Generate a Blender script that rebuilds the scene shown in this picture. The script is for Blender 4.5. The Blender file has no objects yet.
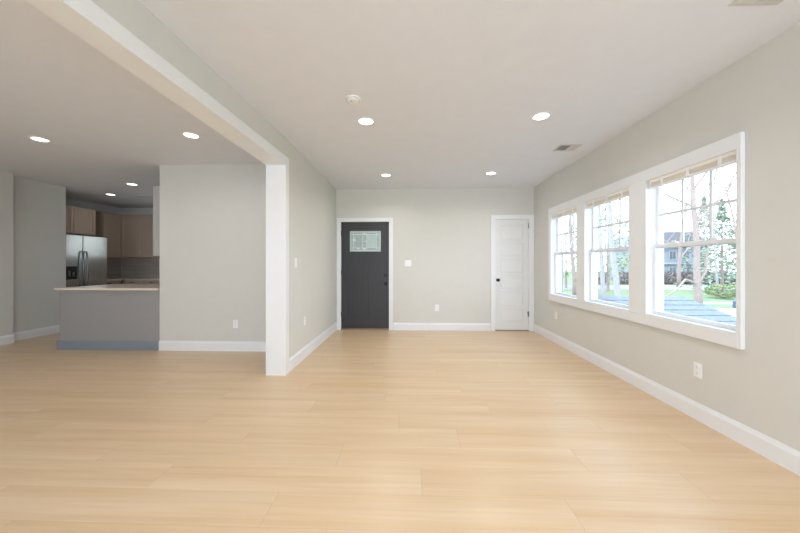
import bpy, bmesh, math, random
from mathutils import Vector, Matrix

sc = bpy.context.scene
C = sc.collection
PI = math.pi

# ------------------------------------------------------------------ camera
F_PX = 311.0
cam_d = bpy.data.cameras.new('camera')
cam_d.sensor_fit = 'HORIZONTAL'
cam_d.sensor_width = 36.0
cam_d.lens = 36.0 * F_PX / 800.0
cam_d.shift_y = -2.2 / 800.0
cam_d.clip_start = 0.05
cam_d.clip_end = 300
cam = bpy.data.objects.new('camera', cam_d)
C.objects.link(cam)
cam.location = (0, 0, 1.25)
cam.rotation_euler = (PI / 2, 0, math.atan(10.5 / F_PX))
sc.camera = cam

# ------------------------------------------------------------------ exposure / world / sun
sc.view_settings.view_transform = 'Standard'
sc.view_settings.look = 'None'
sc.view_settings.gamma = 1.0
sc.view_settings.exposure = -0.12
sc.view_settings.use_curve_mapping = False
try:
    sc.cycles.use_denoising = True
    sc.cycles.max_bounces = 10
    sc.cycles.diffuse_bounces = 6
    sc.cycles.transparent_max_bounces = 16
    sc.cycles.sample_clamp_indirect = 6.0
    sc.cycles.caustics_reflective = False
    sc.cycles.caustics_refractive = False
except Exception:
    pass

SKY = 5.8
w = bpy.data.worlds.new('world')
sc.world = w
w.use_nodes = True
nt = w.node_tree
nt.nodes.clear()
tc = nt.nodes.new('ShaderNodeTexCoord')
sep = nt.nodes.new('ShaderNodeSeparateXYZ')
rmp = nt.nodes.new('ShaderNodeValToRGB')
bg = nt.nodes.new('ShaderNodeBackground')
wo = nt.nodes.new('ShaderNodeOutputWorld')
nt.links.new(tc.outputs['Generated'], sep.inputs[0])
nt.links.new(sep.outputs['Z'], rmp.inputs[0])
rmp.color_ramp.elements[0].position = 0.0
rmp.color_ramp.elements[0].color = (0.84, 0.92, 1.0, 1)
rmp.color_ramp.elements[1].position = 0.6
rmp.color_ramp.elements[1].color = (0.66, 0.82, 1.0, 1)
nt.links.new(rmp.outputs[0], bg.inputs['Color'])
bg.inputs['Strength'].default_value = SKY
nt.links.new(bg.outputs[0], wo.inputs[0])


def add_light(name, kind, loc, rot, energy, color, size=None, size_y=None, shape=None):
    d = bpy.data.lights.new(name, kind)
    d.energy = energy
    d.color = color
    if kind == 'AREA':
        d.shape = shape or 'RECTANGLE'
        d.size = size
        if size_y:
            d.size_y = size_y
    if kind == 'SUN':
        d.angle = math.radians(3)
    o = bpy.data.objects.new(name, d)
    C.objects.link(o)
    o.location = loc
    o.rotation_euler = rot
    return o


# high sun from behind the house, none of it enters the rooms
add_light('sun', 'SUN', (0, 0, 20), (math.radians(38), 0, math.radians(-50)), 3.2, (1.0, 0.96, 0.9))
# added fill: area lamps acting as daylight in unseen openings behind the camera
DAY = (0.76, 0.88, 1.0)
add_light('fill_daylight_rear', 'AREA', (0.45, -2.55, 1.35), (math.radians(90), 0, math.radians(0)), 52, DAY, 2.9, 1.9)
add_light('fill_daylight_dining', 'AREA', (-4.1, -2.55, 1.35), (math.radians(90), 0, math.radians(0)), 9, DAY, 2.4, 1.7)
# sky portals (they emit nothing) over the real window openings
for _loc, _rot, _sx, _sy in (((2.47, 3.7, 1.43), (0, math.radians(90), 0), 1.35, 3.05),
                             ((-4.6, 7.88, 1.75), (math.radians(-90), 0, 0), 1.0, .6)):
    _p = add_light('sky_portal', 'AREA', _loc, _rot, 1, (1, 1, 1), _sx, _sy)
    _p.data.cycles.is_portal = True
LAMP_W = 6.6
LAMP_COL = (1.0, 0.96, 0.92)


# ------------------------------------------------------------------ materials
def lin(r, g, b):
    f = lambda c: (c / 255 / 12.92) if c / 255 <= 0.04045 else ((c / 255 + 0.055) / 1.055) ** 2.4
    return (f(r), f(g), f(b), 1.0)


def mat(name, col, rough=0.6, metal=0.0, noise=0.03, nscale=6.0, spec=0.5, bump=0.0, bscale=120.0, aniso=None):
    m = bpy.data.materials.new(name)
    m.use_nodes = True
    t = m.node_tree
    p = t.nodes['Principled BSDF']
    p.inputs['Roughness'].default_value = rough
    p.inputs['Metallic'].default_value = metal
    p.inputs['Specular IOR Level'].default_value = spec
    co = t.nodes.new('ShaderNodeTexCoord')
    nz = t.nodes.new('ShaderNodeTexNoise')
    nz.inputs['Scale'].default_value = nscale
    nz.inputs['Detail'].default_value = 4
    if aniso:
        mp = t.nodes.new('ShaderNodeMapping')
        mp.inputs['Scale'].default_value = aniso
        t.links.new(co.outputs['Object'], mp.inputs[0])
        t.links.new(mp.outputs[0], nz.inputs['Vector'])
    else:
        t.links.new(co.outputs['Object'], nz.inputs['Vector'])
    mr = t.nodes.new('ShaderNodeMapRange')
    mr.inputs['From Min'].default_value = 0.3
    mr.inputs['From Max'].default_value = 0.7
    mr.inputs['To Min'].default_value = 1 - noise
    mr.inputs['To Max'].default_value = 1 + noise
    t.links.new(nz.outputs['Fac'], mr.inputs['Value'])
    vm = t.nodes.new('ShaderNodeVectorMath')
    vm.operation = 'SCALE'
    vm.inputs[0].default_value = col[:3]
    t.links.new(mr.outputs[0], vm.inputs['Scale'])
    t.links.new(vm.outputs[0], p.inputs['Base Color'])
    if bump:
        n2 = t.nodes.new('ShaderNodeTexNoise')
        n2.inputs['Scale'].default_value = bscale
        t.links.new(co.outputs['Object'], n2.inputs['Vector'])
        b = t.nodes.new('ShaderNodeBump')
        b.inputs['Strength'].default_value = bump
        b.inputs['Distance'].default_value = 0.002
        t.links.new(n2.outputs['Fac'], b.inputs['Height'])
        t.links.new(b.outputs[0], p.inputs['Normal'])
    return m


def emit(name, col, strength):
    m = bpy.data.materials.new(name)
    m.use_nodes = True
    p = m.node_tree.nodes['Principled BSDF']
    p.inputs['Base Color'].default_value = (0.9, 0.9, 0.88, 1)
    p.inputs['Emission Color'].default_value = (*col, 1)
    p.inputs['Emission Strength'].default_value = strength
    return m


M = {}
M['wall'] = mat('wall_paint', lin(213, 213, 209), 0.75, noise=0.012, bump=0.08)
M['ceiling'] = mat('ceiling_paint', lin(226, 230, 238), 0.85, noise=0.012, bump=0.05)
M['trim'] = mat('white_trim_paint', lin(233, 236, 240), 0.4, noise=0.01)
M['vinyl'] = mat('white_window_vinyl', lin(232, 236, 240), 0.35, noise=0.01)
M['grid'] = mat('pale_grey_grid', lin(222, 228, 234), 0.4, noise=0.01)
M['white_door'] = mat('white_door_paint', lin(228, 230, 232), 0.4, noise=0.01)
M['black_door'] = mat('charcoal_door_paint', lin(52, 53, 58), 0.45, noise=0.10, nscale=5, aniso=(14, 14, 1.2))
M['nickel'] = mat('satin_nickel', lin(120, 116, 110), 0.35, 1.0)
M['bronze'] = mat('dark_metal', lin(52, 50, 50), 0.4, 0.7)
M['plastic'] = mat('white_plastic', lin(240, 242, 244), 0.35, noise=0.005)
M['socket'] = mat('socket_grey', lin(150, 148, 145), 0.5)
M['blind'] = mat('cream_blind', lin(242, 238, 232), 0.5, noise=0.02)
M['blind_slat'] = mat('cream_slats', lin(238, 232, 224), 0.55, noise=0.03)
M['vent_dark'] = mat('vent_shadow', lin(70, 70, 70), 0.8)
M['vent'] = mat('vent_enamel', lin(205, 204, 202), 0.5)
M['cabinet'] = mat('taupe_cabinet_paint', lin(190, 172, 156), 0.5, noise=0.02)
M['cab_light'] = mat('pale_grey_panel', lin(176, 176, 172), 0.5, noise=0.01)
M['steel'] = mat('brushed_steel', lin(196, 194, 190), 0.16, 1.0, noise=0.05, nscale=3, aniso=(1, 1, 60))
M['handle'] = mat('dark_steel_handle', lin(105, 106, 110), 0.25, 1.0)
M['fridge_side'] = mat('grey_fridge_side', lin(110, 110, 112), 0.5)
M['black'] = mat('black_gloss', lin(22, 22, 24), 0.2)
M['quartz'] = mat('white_quartz', lin(226, 214, 202), 0.25, noise=0.03, nscale=14)
M['panel_grey'] = mat('peninsula_grey_paint', lin(152, 151, 152), 0.55, noise=0.012)
M['panel_base'] = mat('peninsula_base_grey', lin(130, 140, 151), 0.45, noise=0.01)  # blue tint paints window light reflected off the base trim
M['threshold'] = mat('oak_threshold', lin(150, 120, 92), 0.5, noise=0.08, aniso=(2, 30, 2))
M['lens'] = emit('lamp_lens', (1.0, 0.90, 0.78), 6.0)
M['lens_dim'] = emit('lamp_lens_kitchen', (1.0, 0.80, 0.62), 2.6)
M['grass'] = mat('lawn_grass', (0.14, 0.19, 0.09, 1), 0.9, noise=0.22, nscale=1.6)
M['asphalt'] = mat('pale_asphalt', (0.26, 0.26, 0.27, 1), 0.9, noise=0.08, nscale=3)
M['concrete'] = mat('pale_concrete', (0.36, 0.36, 0.35, 1), 0.85, noise=0.05, nscale=3)
M['bark'] = mat('grey_brown_bark', (0.29, 0.225, 0.21, 1), 0.9, noise=0.25, nscale=9, aniso=(4, 4, 1))
M['bark2'] = mat('pale_grey_bark', (0.29, 0.28, 0.29, 1), 0.9, noise=0.25, nscale=9, aniso=(4, 4, 1))
M['needles'] = mat('blue_green_needles', (0.24, 0.29, 0.22, 1), 0.8, noise=0.35, nscale=3)
M['leaf'] = mat('spring_leaves', (0.25, 0.29, 0.15, 1), 0.8, noise=0.3, nscale=3)
M['hedge'] = mat('dry_hedge_twigs', (0.20, 0.165, 0.16, 1), 0.9, noise=0.3, nscale=3)
M['siding_far'] = mat('blue_grey_siding', (0.23, 0.26, 0.30, 1), 0.7, noise=0.05)
M['house_white'] = mat('white_house_trim', (0.34, 0.34, 0.35, 1), 0.6)
M['house_roof'] = mat('grey_house_roof', (0.17, 0.175, 0.19, 1), 0.9, noise=0.15)
M['pane_dark'] = mat('dark_house_pane', (0.09, 0.105, 0.13, 1), 0.15)
M['car_paint'] = mat('dark_blue_car_paint', (0.08, 0.11, 0.15, 1), 0.25)
M['tyre'] = mat('tyre_rubber', (0.03, 0.03, 0.03, 1), 0.8)
M['exterior'] = mat('exterior_siding', (0.6, 0.6, 0.6, 1), 0.8)


def glass_mat():
    m = bpy.data.materials.new('clear_window_glass')
    m.use_nodes = True
    t = m.node_tree
    t.nodes.clear()
    o = t.nodes.new('ShaderNodeOutputMaterial')
    tr = t.nodes.new('ShaderNodeBsdfTransparent')
    tr.inputs[0].default_value = (0.96, 0.98, 0.99, 1)
    gl = t.nodes.new('ShaderNodeBsdfGlossy')
    gl.inputs['Roughness'].default_value = 0.02
    lw = t.nodes.new('ShaderNodeLayerWeight')
    lw.inputs[0].default_value = 0.15
    mu = t.nodes.new('ShaderNodeMath')
    mu.operation = 'MULTIPLY'
    mu.inputs[1].default_value = 0.25
    t.links.new(lw.outputs['Fresnel'], mu.inputs[0])
    mx = t.nodes.new('ShaderNodeMixShader')
    t.links.new(mu.outputs[0], mx.inputs[0])
    t.links.new(tr.outputs[0], mx.inputs[1])
    t.links.new(gl.outputs[0], mx.inputs[2])
    t.links.new(mx.outputs[0], o.inputs[0])
    return m


M['glass'] = glass_mat()


def frosted():
    m = mat('textured_door_glass', lin(168, 188, 190), 0.25, noise=0.22, nscale=60)
    return m


M['frost'] = frosted()
M['frost_clear'] = mat('smooth_door_glass', lin(188, 208, 208), 0.2, noise=0.05, nscale=30)
M['came'] = mat('zinc_came', lin(222, 228, 228), 0.35, 0.0)
M['came_dark'] = mat('dark_came', lin(110, 122, 124), 0.4, 0.2)


def floor_mat():
    m = bpy.data.materials.new('pale_oak_planks')
    m.use_nodes = True
    t = m.node_tree
    p = t.nodes['Principled BSDF']
    N = t.nodes.new
    L = t.links.new
    uv = N('ShaderNodeUVMap'); uv.uv_map = 'plank'
    sp = N('ShaderNodeSeparateXYZ'); L(uv.outputs[0], sp.inputs[0])       # u = metres along, v = metres across
    at = N('ShaderNodeAttribute'); at.attribute_name = 'tone'; at.attribute_type = 'GEOMETRY'
    cs = N('ShaderNodeSeparateColor'); L(at.outputs['Color'], cs.inputs[0])
    # grain coordinate
    cmb = N('ShaderNodeCombineXYZ')
    L(sp.outputs['X'], cmb.inputs[0]); L(sp.outputs['Y'], cmb.inputs[1])
    zz = N('ShaderNodeMath'); zz.operation = 'MULTIPLY'; zz.inputs[1].default_value = 37.0
    L(cs.outputs['Green'], zz.inputs[0]); L(zz.outputs[0], cmb.inputs[2])
    mp = N('ShaderNodeMapping'); mp.inputs['Scale'].default_value = (0.5, 11, 1); L(cmb.outputs[0], mp.inputs[0])
    n1 = N('ShaderNodeTexNoise'); n1.inputs['Scale'].default_value = 1.0; n1.inputs['Detail'].default_value = 5
    n1.inputs['Distortion'].default_value = 0.1
    L(mp.outputs[0], n1.inputs['Vector'])
    mp2 = N('ShaderNodeMapping'); mp2.inputs['Scale'].default_value = (2.2, 60, 1); L(cmb.outputs[0], mp2.inputs[0])
    n2 = N('ShaderNodeTexNoise'); n2.inputs['Scale'].default_value = 1.0; n2.inputs['Detail'].default_value = 3
    L(mp2.outputs[0], n2.inputs['Vector'])
    r = N('ShaderNodeValToRGB'); L(n1.outputs['Fac'], r.inputs[0])
    e = r.color_ramp.elements
    e[0].position = 0.22; e[0].color = FLOOR_DARK
    e[1].position = 0.78; e[1].color = FLOOR_LIGHT
    k = r.color_ramp.elements.new(0.5); k.color = FLOOR_MID
    # plank tone
    tn = N('ShaderNodeMapRange'); tn.inputs['To Min'].default_value = 0.982; tn.inputs['To Max'].default_value = 1.018
    L(cs.outputs['Red'], tn.inputs['Value'])
    fg = N('ShaderNodeMapRange'); fg.inputs['From Min'].default_value = 0.3; fg.inputs['From Max'].default_value = 0.7
    fg.inputs['To Min'].default_value = 0.955; fg.inputs['To Max'].default_value = 1.03
    L(n2.outputs['Fac'], fg.inputs['Value'])
    mu = N('ShaderNodeMath'); mu.operation = 'MULTIPLY'; L(tn.outputs[0], mu.inputs[0]); L(fg.outputs[0], mu.inputs[1])
    # seams: distance to plank edges (attribute blue unused, lengths kept in second uv)
    uv2 = N('ShaderNodeUVMap'); uv2.uv_map = 'edge'
    s2 = N('ShaderNodeSeparateXYZ'); L(uv2.outputs[0], s2.inputs[0])     # metres from the nearer end on both axes via ping-pong
    def edge(sock, length, width):
        a = N('ShaderNodeMath'); a.operation = 'PINGPONG'; a.inputs[1].default_value = length / 2; L(sock, a.inputs[0])
        b = N('ShaderNodeMath'); b.operation = 'LESS_THAN'; b.inputs[1].default_value = width; L(a.outputs[0], b.inputs[0])
        return b.outputs[0]
    ex = edge(s2.outputs['X'], PL, 0.0022)
    ey = edge(s2.outputs['Y'], PW, 0.0013)
    mxx = N('ShaderNodeMath'); mxx.operation = 'MAXIMUM'; L(ex, mxx.inputs[0]); L(ey, mxx.inputs[1])
    dk = N('ShaderNodeMapRange'); dk.inputs['To Min'].default_value = 1.0; dk.inputs['To Max'].default_value = 0.86
    L(mxx.outputs[0], dk.inputs['Value'])
    m2 = N('ShaderNodeMath'); m2.operation = 'MULTIPLY'; L(mu.outputs[0], m2.inputs[0]); L(dk.outputs[0], m2.inputs[1])
    vm = N('ShaderNodeVectorMath'); vm.operation = 'SCALE'
    L(r.outputs[0], vm.inputs[0]); L(m2.outputs[0], vm.inputs['Scale'])
    L(vm.outputs[0], p.inputs['Base Color'])
    p.inputs['Roughness'].default_value = 0.33
    p.inputs['Specular IOR Level'].default_value = 0.6
    bp = N('ShaderNodeBump'); bp.inputs['Strength'].default_value = 0.06; bp.inputs['Distance'].default_value = 0.002
    L(n2.outputs['Fac'], bp.inputs['Height']); L(bp.outputs[0], p.inputs['Normal'])
    return m


PL, PW = 1.54, 0.2275
FLOOR_DARK = lin(207, 173, 132)
FLOOR_MID = lin(216, 188, 152)
FLOOR_LIGHT = lin(223, 199, 168)


# ------------------------------------------------------------------ mesh helpers
class MB:
    def __init__(self):
        self.bm = bmesh.new()

    def box(self, x0, x1, y0, y1, z0, z1):
        vs = [self.bm.verts.new(v) for v in ((x0, y0, z0), (x1, y0, z0), (x1, y1, z0), (x0, y1, z0),
                                              (x0, y0, z1), (x1, y0, z1), (x1, y1, z1), (x0, y1, z1))]
        for f in ((0, 3, 2, 1), (4, 5, 6, 7), (0, 1, 5, 4), (1, 2, 6, 5), (2, 3, 7, 6), (3, 0, 4, 7)):
            self.bm.faces.new([vs[i] for i in f])
        return self

    def cyl(self, c, axis, r, h, seg=24, r2=None):
        """cylinder from c along axis (0,1,2) by h"""
        r2 = r if r2 is None else r2
        a, b = [(1, 2), (2, 0), (0, 1)][axis]
        rings = []
        for rr, hh in ((r, 0), (r2, h)):
            ring = []
            for i in range(seg):
                t = 2 * PI * i / seg
                v = list(c)
                v[axis] += hh
                v[a] += rr * math.cos(t)
                v[b] += rr * math.sin(t)
                ring.append(self.bm.verts.new(v))
            rings.append(ring)
        for i in range(seg):
            j = (i + 1) % seg
            self.bm.faces.new((rings[0][i], rings[0][j], rings[1][j], rings[1][i]))
        self.bm.faces.new(rings[0][::-1])
        self.bm.faces.new(rings[1])
        return self

    def lathe(self, c, axis, prof, seg=24):
        """prof: list of (radius, height along axis)"""
        a, b = [(1, 2), (2, 0), (0, 1)][axis]
        rings = []
        for rr, hh in prof:
            ring = []
            for i in range(seg):
                t = 2 * PI * i / seg
                v = list(c)
                v[axis] += hh
                v[a] += max(rr, 1e-4) * math.cos(t)
                v[b] += max(rr, 1e-4) * math.sin(t)
                ring.append(self.bm.verts.new(v))
            rings.append(ring)
        for q in range(len(rings) - 1):
            for i in range(seg):
                j = (i + 1) % seg
                self.bm.faces.new((rings[q][i], rings[q][j], rings[q + 1][j], rings[q + 1][i]))
        self.bm.faces.new(rings[0][::-1])
        self.bm.faces.new(rings[-1])
        return self

    def tube(self, pts, rads, seg=8):
        rings = []
        n = len(pts)
        pts = [Vector(p) for p in pts]
        for i, p in enumerate(pts):
            d = (pts[min(i + 1, n - 1)] - pts[max(i - 1, 0)]).normalized()
            u = d.orthogonal().normalized() if i == 0 else (u - d * u.dot(d)).normalized()
            v = d.cross(u)
            r = rads[i] if isinstance(rads, (list, tuple)) else rads
            rings.append([self.bm.verts.new(p + (u * math.cos(2 * PI * k / seg) + v * math.sin(2 * PI * k / seg)) * r)
                          for k in range(seg)])
        for q in range(n - 1):
            for i in range(seg):
                j = (i + 1) % seg
                self.bm.faces.new((rings[q][i], rings[q][j], rings[q + 1][j], rings[q + 1][i]))
        self.bm.faces.new(rings[0][::-1])
        self.bm.faces.new(rings[-1])
        return self

    def prism(self, poly, axis, a0, a1):
        """poly of 2D points in the other two axes (axis 0: y,z ; 1: x,z ; 2: x,y), extruded a0..a1"""
        def mk(p, a):
            return {0: (a, p[0], p[1]), 1: (p[0], a, p[1]), 2: (p[0], p[1], a)}[axis]
        A = [self.bm.verts.new(mk(p, a0)) for p in poly]
        B = [self.bm.verts.new(mk(p, a1)) for p in poly]
        n = len(poly)
        for i in range(n):
            j = (i + 1) % n
            self.bm.faces.new((A[i], A[j], B[j], B[i]))
        self.bm.faces.new(A[::-1])
        self.bm.faces.new(B)
        return self

    def build(self, name, material, parent=None, bevel=0.0, smooth=False, origin=None):
        bmesh.ops.recalc_face_normals(self.bm, faces=self.bm.faces)
        if origin is None and parent is not None:
            origin = parent['_o'] if '_o' in parent else (0, 0, 0)
        if origin is None:
            xs = [v.co for v in self.bm.verts]
            mn = [min(v[i] for v in xs) for i in range(3)]
            mx = [max(v[i] for v in xs) for i in range(3)]
            origin = ((mn[0] + mx[0]) / 2, (mn[1] + mx[1]) / 2, mn[2])
        bmesh.ops.translate(self.bm, verts=self.bm.verts, vec=-Vector(origin))
        me = bpy.data.meshes.new(name)
        self.bm.to_mesh(me)
        self.bm.free()
        me.materials.append(material)
        o = bpy.data.objects.new(name, me)
        C.objects.link(o)
        if parent is not None:
            o.parent = parent
            POFF[o.name] = tuple(origin)
        else:
            o.location = origin
            POFF[o.name] = tuple(origin)
        if smooth:
            for f in me.polygons:
                f.use_smooth = True
        if bevel:
            b = o.modifiers.new('bevel', 'BEVEL')
            b.width = bevel
            b.segments = 2
            b.limit_method = 'ANGLE'
        return o


POFF = {}


def part(mb, name, material, parent, bevel=0.0, smooth=False):
    """a part whose mesh is given in world coordinates of its thing when the thing stands at its root location"""
    return mb.build(name, material, parent, bevel, smooth, origin=POFF[parent.name])


def thing(name, label, cat, loc, group=None):
    o = bpy.data.objects.new(name, None)
    o.empty_display_size = 0.1
    C.objects.link(o)
    o.location = loc
    POFF[o.name] = tuple(loc)
    o['label'] = label
    o['category'] = cat
    if group:
        o['group'] = group
    return o


def tag(o, label, cat, group=None, kind=None):
    if label:
        o['label'] = label
    if cat:
        o['category'] = cat
    if group:
        o['group'] = group
    if kind:
        o['kind'] = kind
    return o


def struct(mb, name, material, label=None, bevel=0.0, cat=None):
    o = mb.build(name, material, None, bevel)
    o['kind'] = 'structure'
    if label:
        o['label'] = label
    if cat:
        o['category'] = cat
    return o


def sroot(name, label, cat, loc):
    o = thing(name, label, cat, loc)
    o['kind'] = 'structure'
    return o


def copy_tree(o, parent=None):
    c = o.copy()
    C.objects.link(c)
    if parent is not None:
        c.parent = parent
    for ch in list(o.children):
        copy_tree(ch, c)
    return c


# ------------------------------------------------------------------ the room shell
XR, XL, YB, ZC = 2.31, -1.42, 5.90, 2.69
XL2 = -1.607            # dining side of the left wall / beam
YP = 4.40              # face of the kitchen partition
YR = -2.60             # rear wall
XW = -7.41             # far left of kitchen
YK = 7.72              # kitchen back wall

SW, SB, SC = 2.31 / 2.37, 5.90 / 5.97, 1.44 / 1.47
def zw(z): return 1.25 + (z - 1.25) * SW     # heights surveyed on the window wall
def zd(z): return 1.25 + (z - 1.25) * SB     # heights surveyed on the door wall

# floor: every plank a face of one mesh, joints where the photo shows them
def make_floor():
    rnd = random.Random(5)
    M['floor'] = floor_mat()
    bm = bmesh.new()
    uv = bm.loops.layers.uv.new('plank')
    uv2 = bm.loops.layers.uv.new('edge')
    colr = bm.loops.layers.float_color.new('tone')
    known = {0: 0.82, 1: 0.063, 2: 1.077, 3: 0.345, 4: 1.45, 5: 0.68}
    x0, x1, y0, y1 = XW - .1, XR + .1, YR - .1, YK + .1
    k0 = math.floor((y0 - 1.455) / PW)
    k1 = math.ceil((y1 - 1.455) / PW)
    last = 0
    for k in range(k0, k1):
        ya, yb = 1.455 + k * PW, 1.455 + (k + 1) * PW
        ca, cb = max(ya, y0), min(yb, y1)
        if cb <= ca:
            continue
        off = known.get(k)
        if off is None:
            off = last + rnd.uniform(0.35, 0.75) * PL
        last = off
        s = off - math.ceil((off - x0) / PL) * PL
        while s < x1:
            a, b = max(s, x0), min(s + PL, x1)
            if b > a + 1e-4:
                vs = [bm.verts.new(p) for p in ((a, ca, 0), (b, ca, 0), (b, cb, 0), (a, cb, 0))]
                f = bm.faces.new(vs)
                t, g = rnd.random(), rnd.random()
                for l in f.loops:
                    x, y = l.vert.co.x, l.vert.co.y
                    l[uv].uv = (x - s + g * 9, y - ya)
                    l[uv2].uv = (x - s, y - ya)
                    l[colr] = (t, g, 0, 1)
            s += PL
    me = bpy.data.meshes.new('floor')
    bm.to_mesh(me)
    bm.free()
    me.materials.append(M['floor'])
    o = bpy.data.objects.new('floor', me)
    C.objects.link(o)
    o['kind'] = 'structure'
    o['label'] = 'pale oak plank floor with boards running across the room'
    return o


make_floor()
b = MB().box(XW - .3, XR + .15, YR - .15, YK + .15, -0.35, -0.002)
struct(b, 'trim_1', M['exterior'], 'pale foundation slab under the plank floor')
struct(MB().box(XW - .15, XR + .15, YR - .15, YK + .15, ZC, ZC + .25), 'ceiling', M['ceiling'], 'off-white flat ceiling')

# right wall with three window openings
WIN = [(a * SW, c * SW) for a, c in ((2.30, 3.19), (3.40, 4.28), (4.455, 5.29))]
WZ0, WZ1 = zw(0.742), zw(2.095)
b = MB()
b.box(XR, XR + .15, YR - .15, YB + .15, -.02, WZ0)
b.box(XR, XR + .15, YR - .15, YB + .15, WZ1, ZC)
ys = [YR - .15] + [v for wn in WIN for v in wn] + [YB + .15]
for i in range(0, len(ys), 2):
    b.box(XR, XR + .15, ys[i], ys[i + 1], WZ0, WZ1)
struct(b, 'wall_right', M['wall'], 'light greige wall holding the three windows')

# back wall with the two door openings
D1 = (-1.343 * SB, -0.413 * SB, zd(2.068))
D2 = (1.606 * SB, 2.243 * SB - .003, zd(2.108))
b = MB()
b.box(XL2, D1[0] - .015, YB, YB + .15, 0, ZC)
b.box(D1[0] - .015, D1[1] + .015, YB, YB + .15, D1[2] + .015, ZC)
b.box(D1[1] + .015, D2[0] - .015, YB, YB + .15, 0, ZC)
b.box(D2[0] - .015, D2[1] + .015, YB, YB + .15, D2[2] + .015, ZC)
b.box(D2[1] + .015, XR, YB, YB + .15, 0, ZC)
struct(b, 'wall_back', M['wall'], 'light greige far wall with the dark door and the white door')

# left wall of the living room and the header beam over the wide opening
b = MB()
b.box(XL2, XL, 3.47, YB, 0, ZC)
SK = .034            # the header runs very slightly out of square with the wall
def hx_(y, x):
    return x - SK * (3.47 - y)
def header(b, xa, xb, ya, yb, z0, z1, both=False):
    b.prism([(hx_(ya, xa) if both else xa, ya), (hx_(ya, xb), ya), (hx_(yb, xb), yb), (hx_(yb, xa) if both else xa, yb)], 2, z0, z1)
header(b, XL2, XL, YR, 3.47, 2.39, ZC)
header(b, XL2, XL, YR, -1.6, 0, 2.39)
struct(b, 'wall_left', M['wall'], 'light greige wall and header over the wide cased opening')
# casing of that opening
b = MB()
b.box(XL2 - .02, XL + .02, 3.445, 3.47, 0, 2.39)           # jamb face
header(b, XL2 - .02, XL + .02, -1.6, 3.445, 2.366, 2.39)    # soffit board
b.box(XL, XL + .02, 3.47, 3.545, 0, 2.465)                 # side casing
header(b, XL, XL + .02, -1.6, 3.47, 2.39, 2.465, True)               # head casing
b.box(XL2 - .02, XL2, 3.47, 3.545, 0, 2.465)
b.box(XL2 - .02, XL2, -1.6, 3.47, 2.39, 2.465)
struct(b, 'trim_2', M['trim'], 'white casing lining the wide opening beside the beam')

# partition between dining room and kitchen
struct(MB().box(-3.645, XL2, YP, YP + .12, 0, ZC), 'wall_partition', M['wall'],
       'light greige wall between the dining room and the kitchen')
# rear walls, each with a wide window opening (behind the camera)
def wall_hole_y(b, x0, x1, y0, y1, hx0, hx1, hz0, hz1):
    b.box(x0, hx0, y0, y1, 0, ZC)
    b.box(hx1, x1, y0, y1, 0, ZC)
    b.box(hx0, hx1, y0, y1, 0, hz0)
    b.box(hx0, hx1, y0, y1, hz1, ZC)
b = MB()
wall_hole_y(b, XL2, XR, YR - .15, YR, -1.0, 1.9, 0.4, 2.3)
wall_hole_y(b, XW, XL2, YR - .15, YR, -5.3, -2.9, 0.5, 2.2)
struct(b, 'wall_rear', M['wall'])
struct(MB().box(XW - .15, XW, YR - .15, YK + .15, 0, ZC), 'wall_far_left', M['wall'])
struct(MB().box(XW, -6.32, 4.58, 4.74, 0, ZC), 'wall_stub', M['wall'], 'short wall end at the far left edge')
struct(MB().box(-6.56, -6.44, 4.74, 5.60, 0, ZC), 'wall_side', M['wall'], 'shaded wall left of the refrigerator')
b = MB()
b.box(XW, -5.1, YK, YK + .15, 0, ZC).box(-4.1, XL2, YK, YK + .15, 0, ZC)
b.box(-5.1, -4.1, YK, YK + .15, 0, 1.45).box(-5.1, -4.1, YK, YK + .15, 2.05, ZC)
struct(b, 'wall_kitchen', M['wall'], 'kitchen back wall above the wall cabinets')
struct(MB().box(XL2, XL2 + .1, YB + .15, YK + .15, 0, ZC), 'wall_kitchen_right', M['wall'])

# baseboards -----------------------------------------------------
def base_x(b, x0, x1, y, sgn, h=0.14, t=0.016):
    """runs along x, face towards sgn*y"""
    b.prism([(y, 0), (y + sgn * t, 0), (y + sgn * t, h - .03), (y + sgn * t * .6, h - .012), (y + sgn * t * .45, h), (y, h)], 0, x0, x1)
def base_y(b, y0, y1, x, sgn, h=0.14, t=0.016):
    b.prism([(x, 0), (x + sgn * t, 0), (x + sgn * t, h - .03), (x + sgn * t * .6, h - .012), (x + sgn * t * .45, h), (x, h)], 1, y0, y1)
b = MB(); base_y(b, YR, YB, XR, -1, .138)
struct(b, 'baseboard_right', M['trim'], 'white baseboard under the windows')
b = MB(); base_x(b, D1[1] + .085, D2[0] - .085, YB, -1)
struct(b, 'baseboard_back', M['trim'], 'white baseboard between the two doors')
b = MB(); base_y(b, 3.545, YB, XL, 1, .15)
struct(b, 'baseboard_left', M['trim'], 'white baseboard on the left living room wall')
b = MB(); base_x(b, -3.645, XL2 - .02, YP, -1)
struct(b, 'baseboard_partition', M['trim'], 'white baseboard below the dining room wall outlet')
b = MB(); base_y(b, 4.74, 5.60, -6.44, 1)
struct(b, 'baseboard_side', M['trim'], 'shaded baseboard leading back to the kitchen')
b = MB(); base_x(b, XW, -6.32, 4.58, -1); base_y(b, 4.564, 4.74, -6.32, 1)
struct(b, 'baseboard_stub', M['trim'], 'baseboard wrapping the short wall end at far left')

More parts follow.
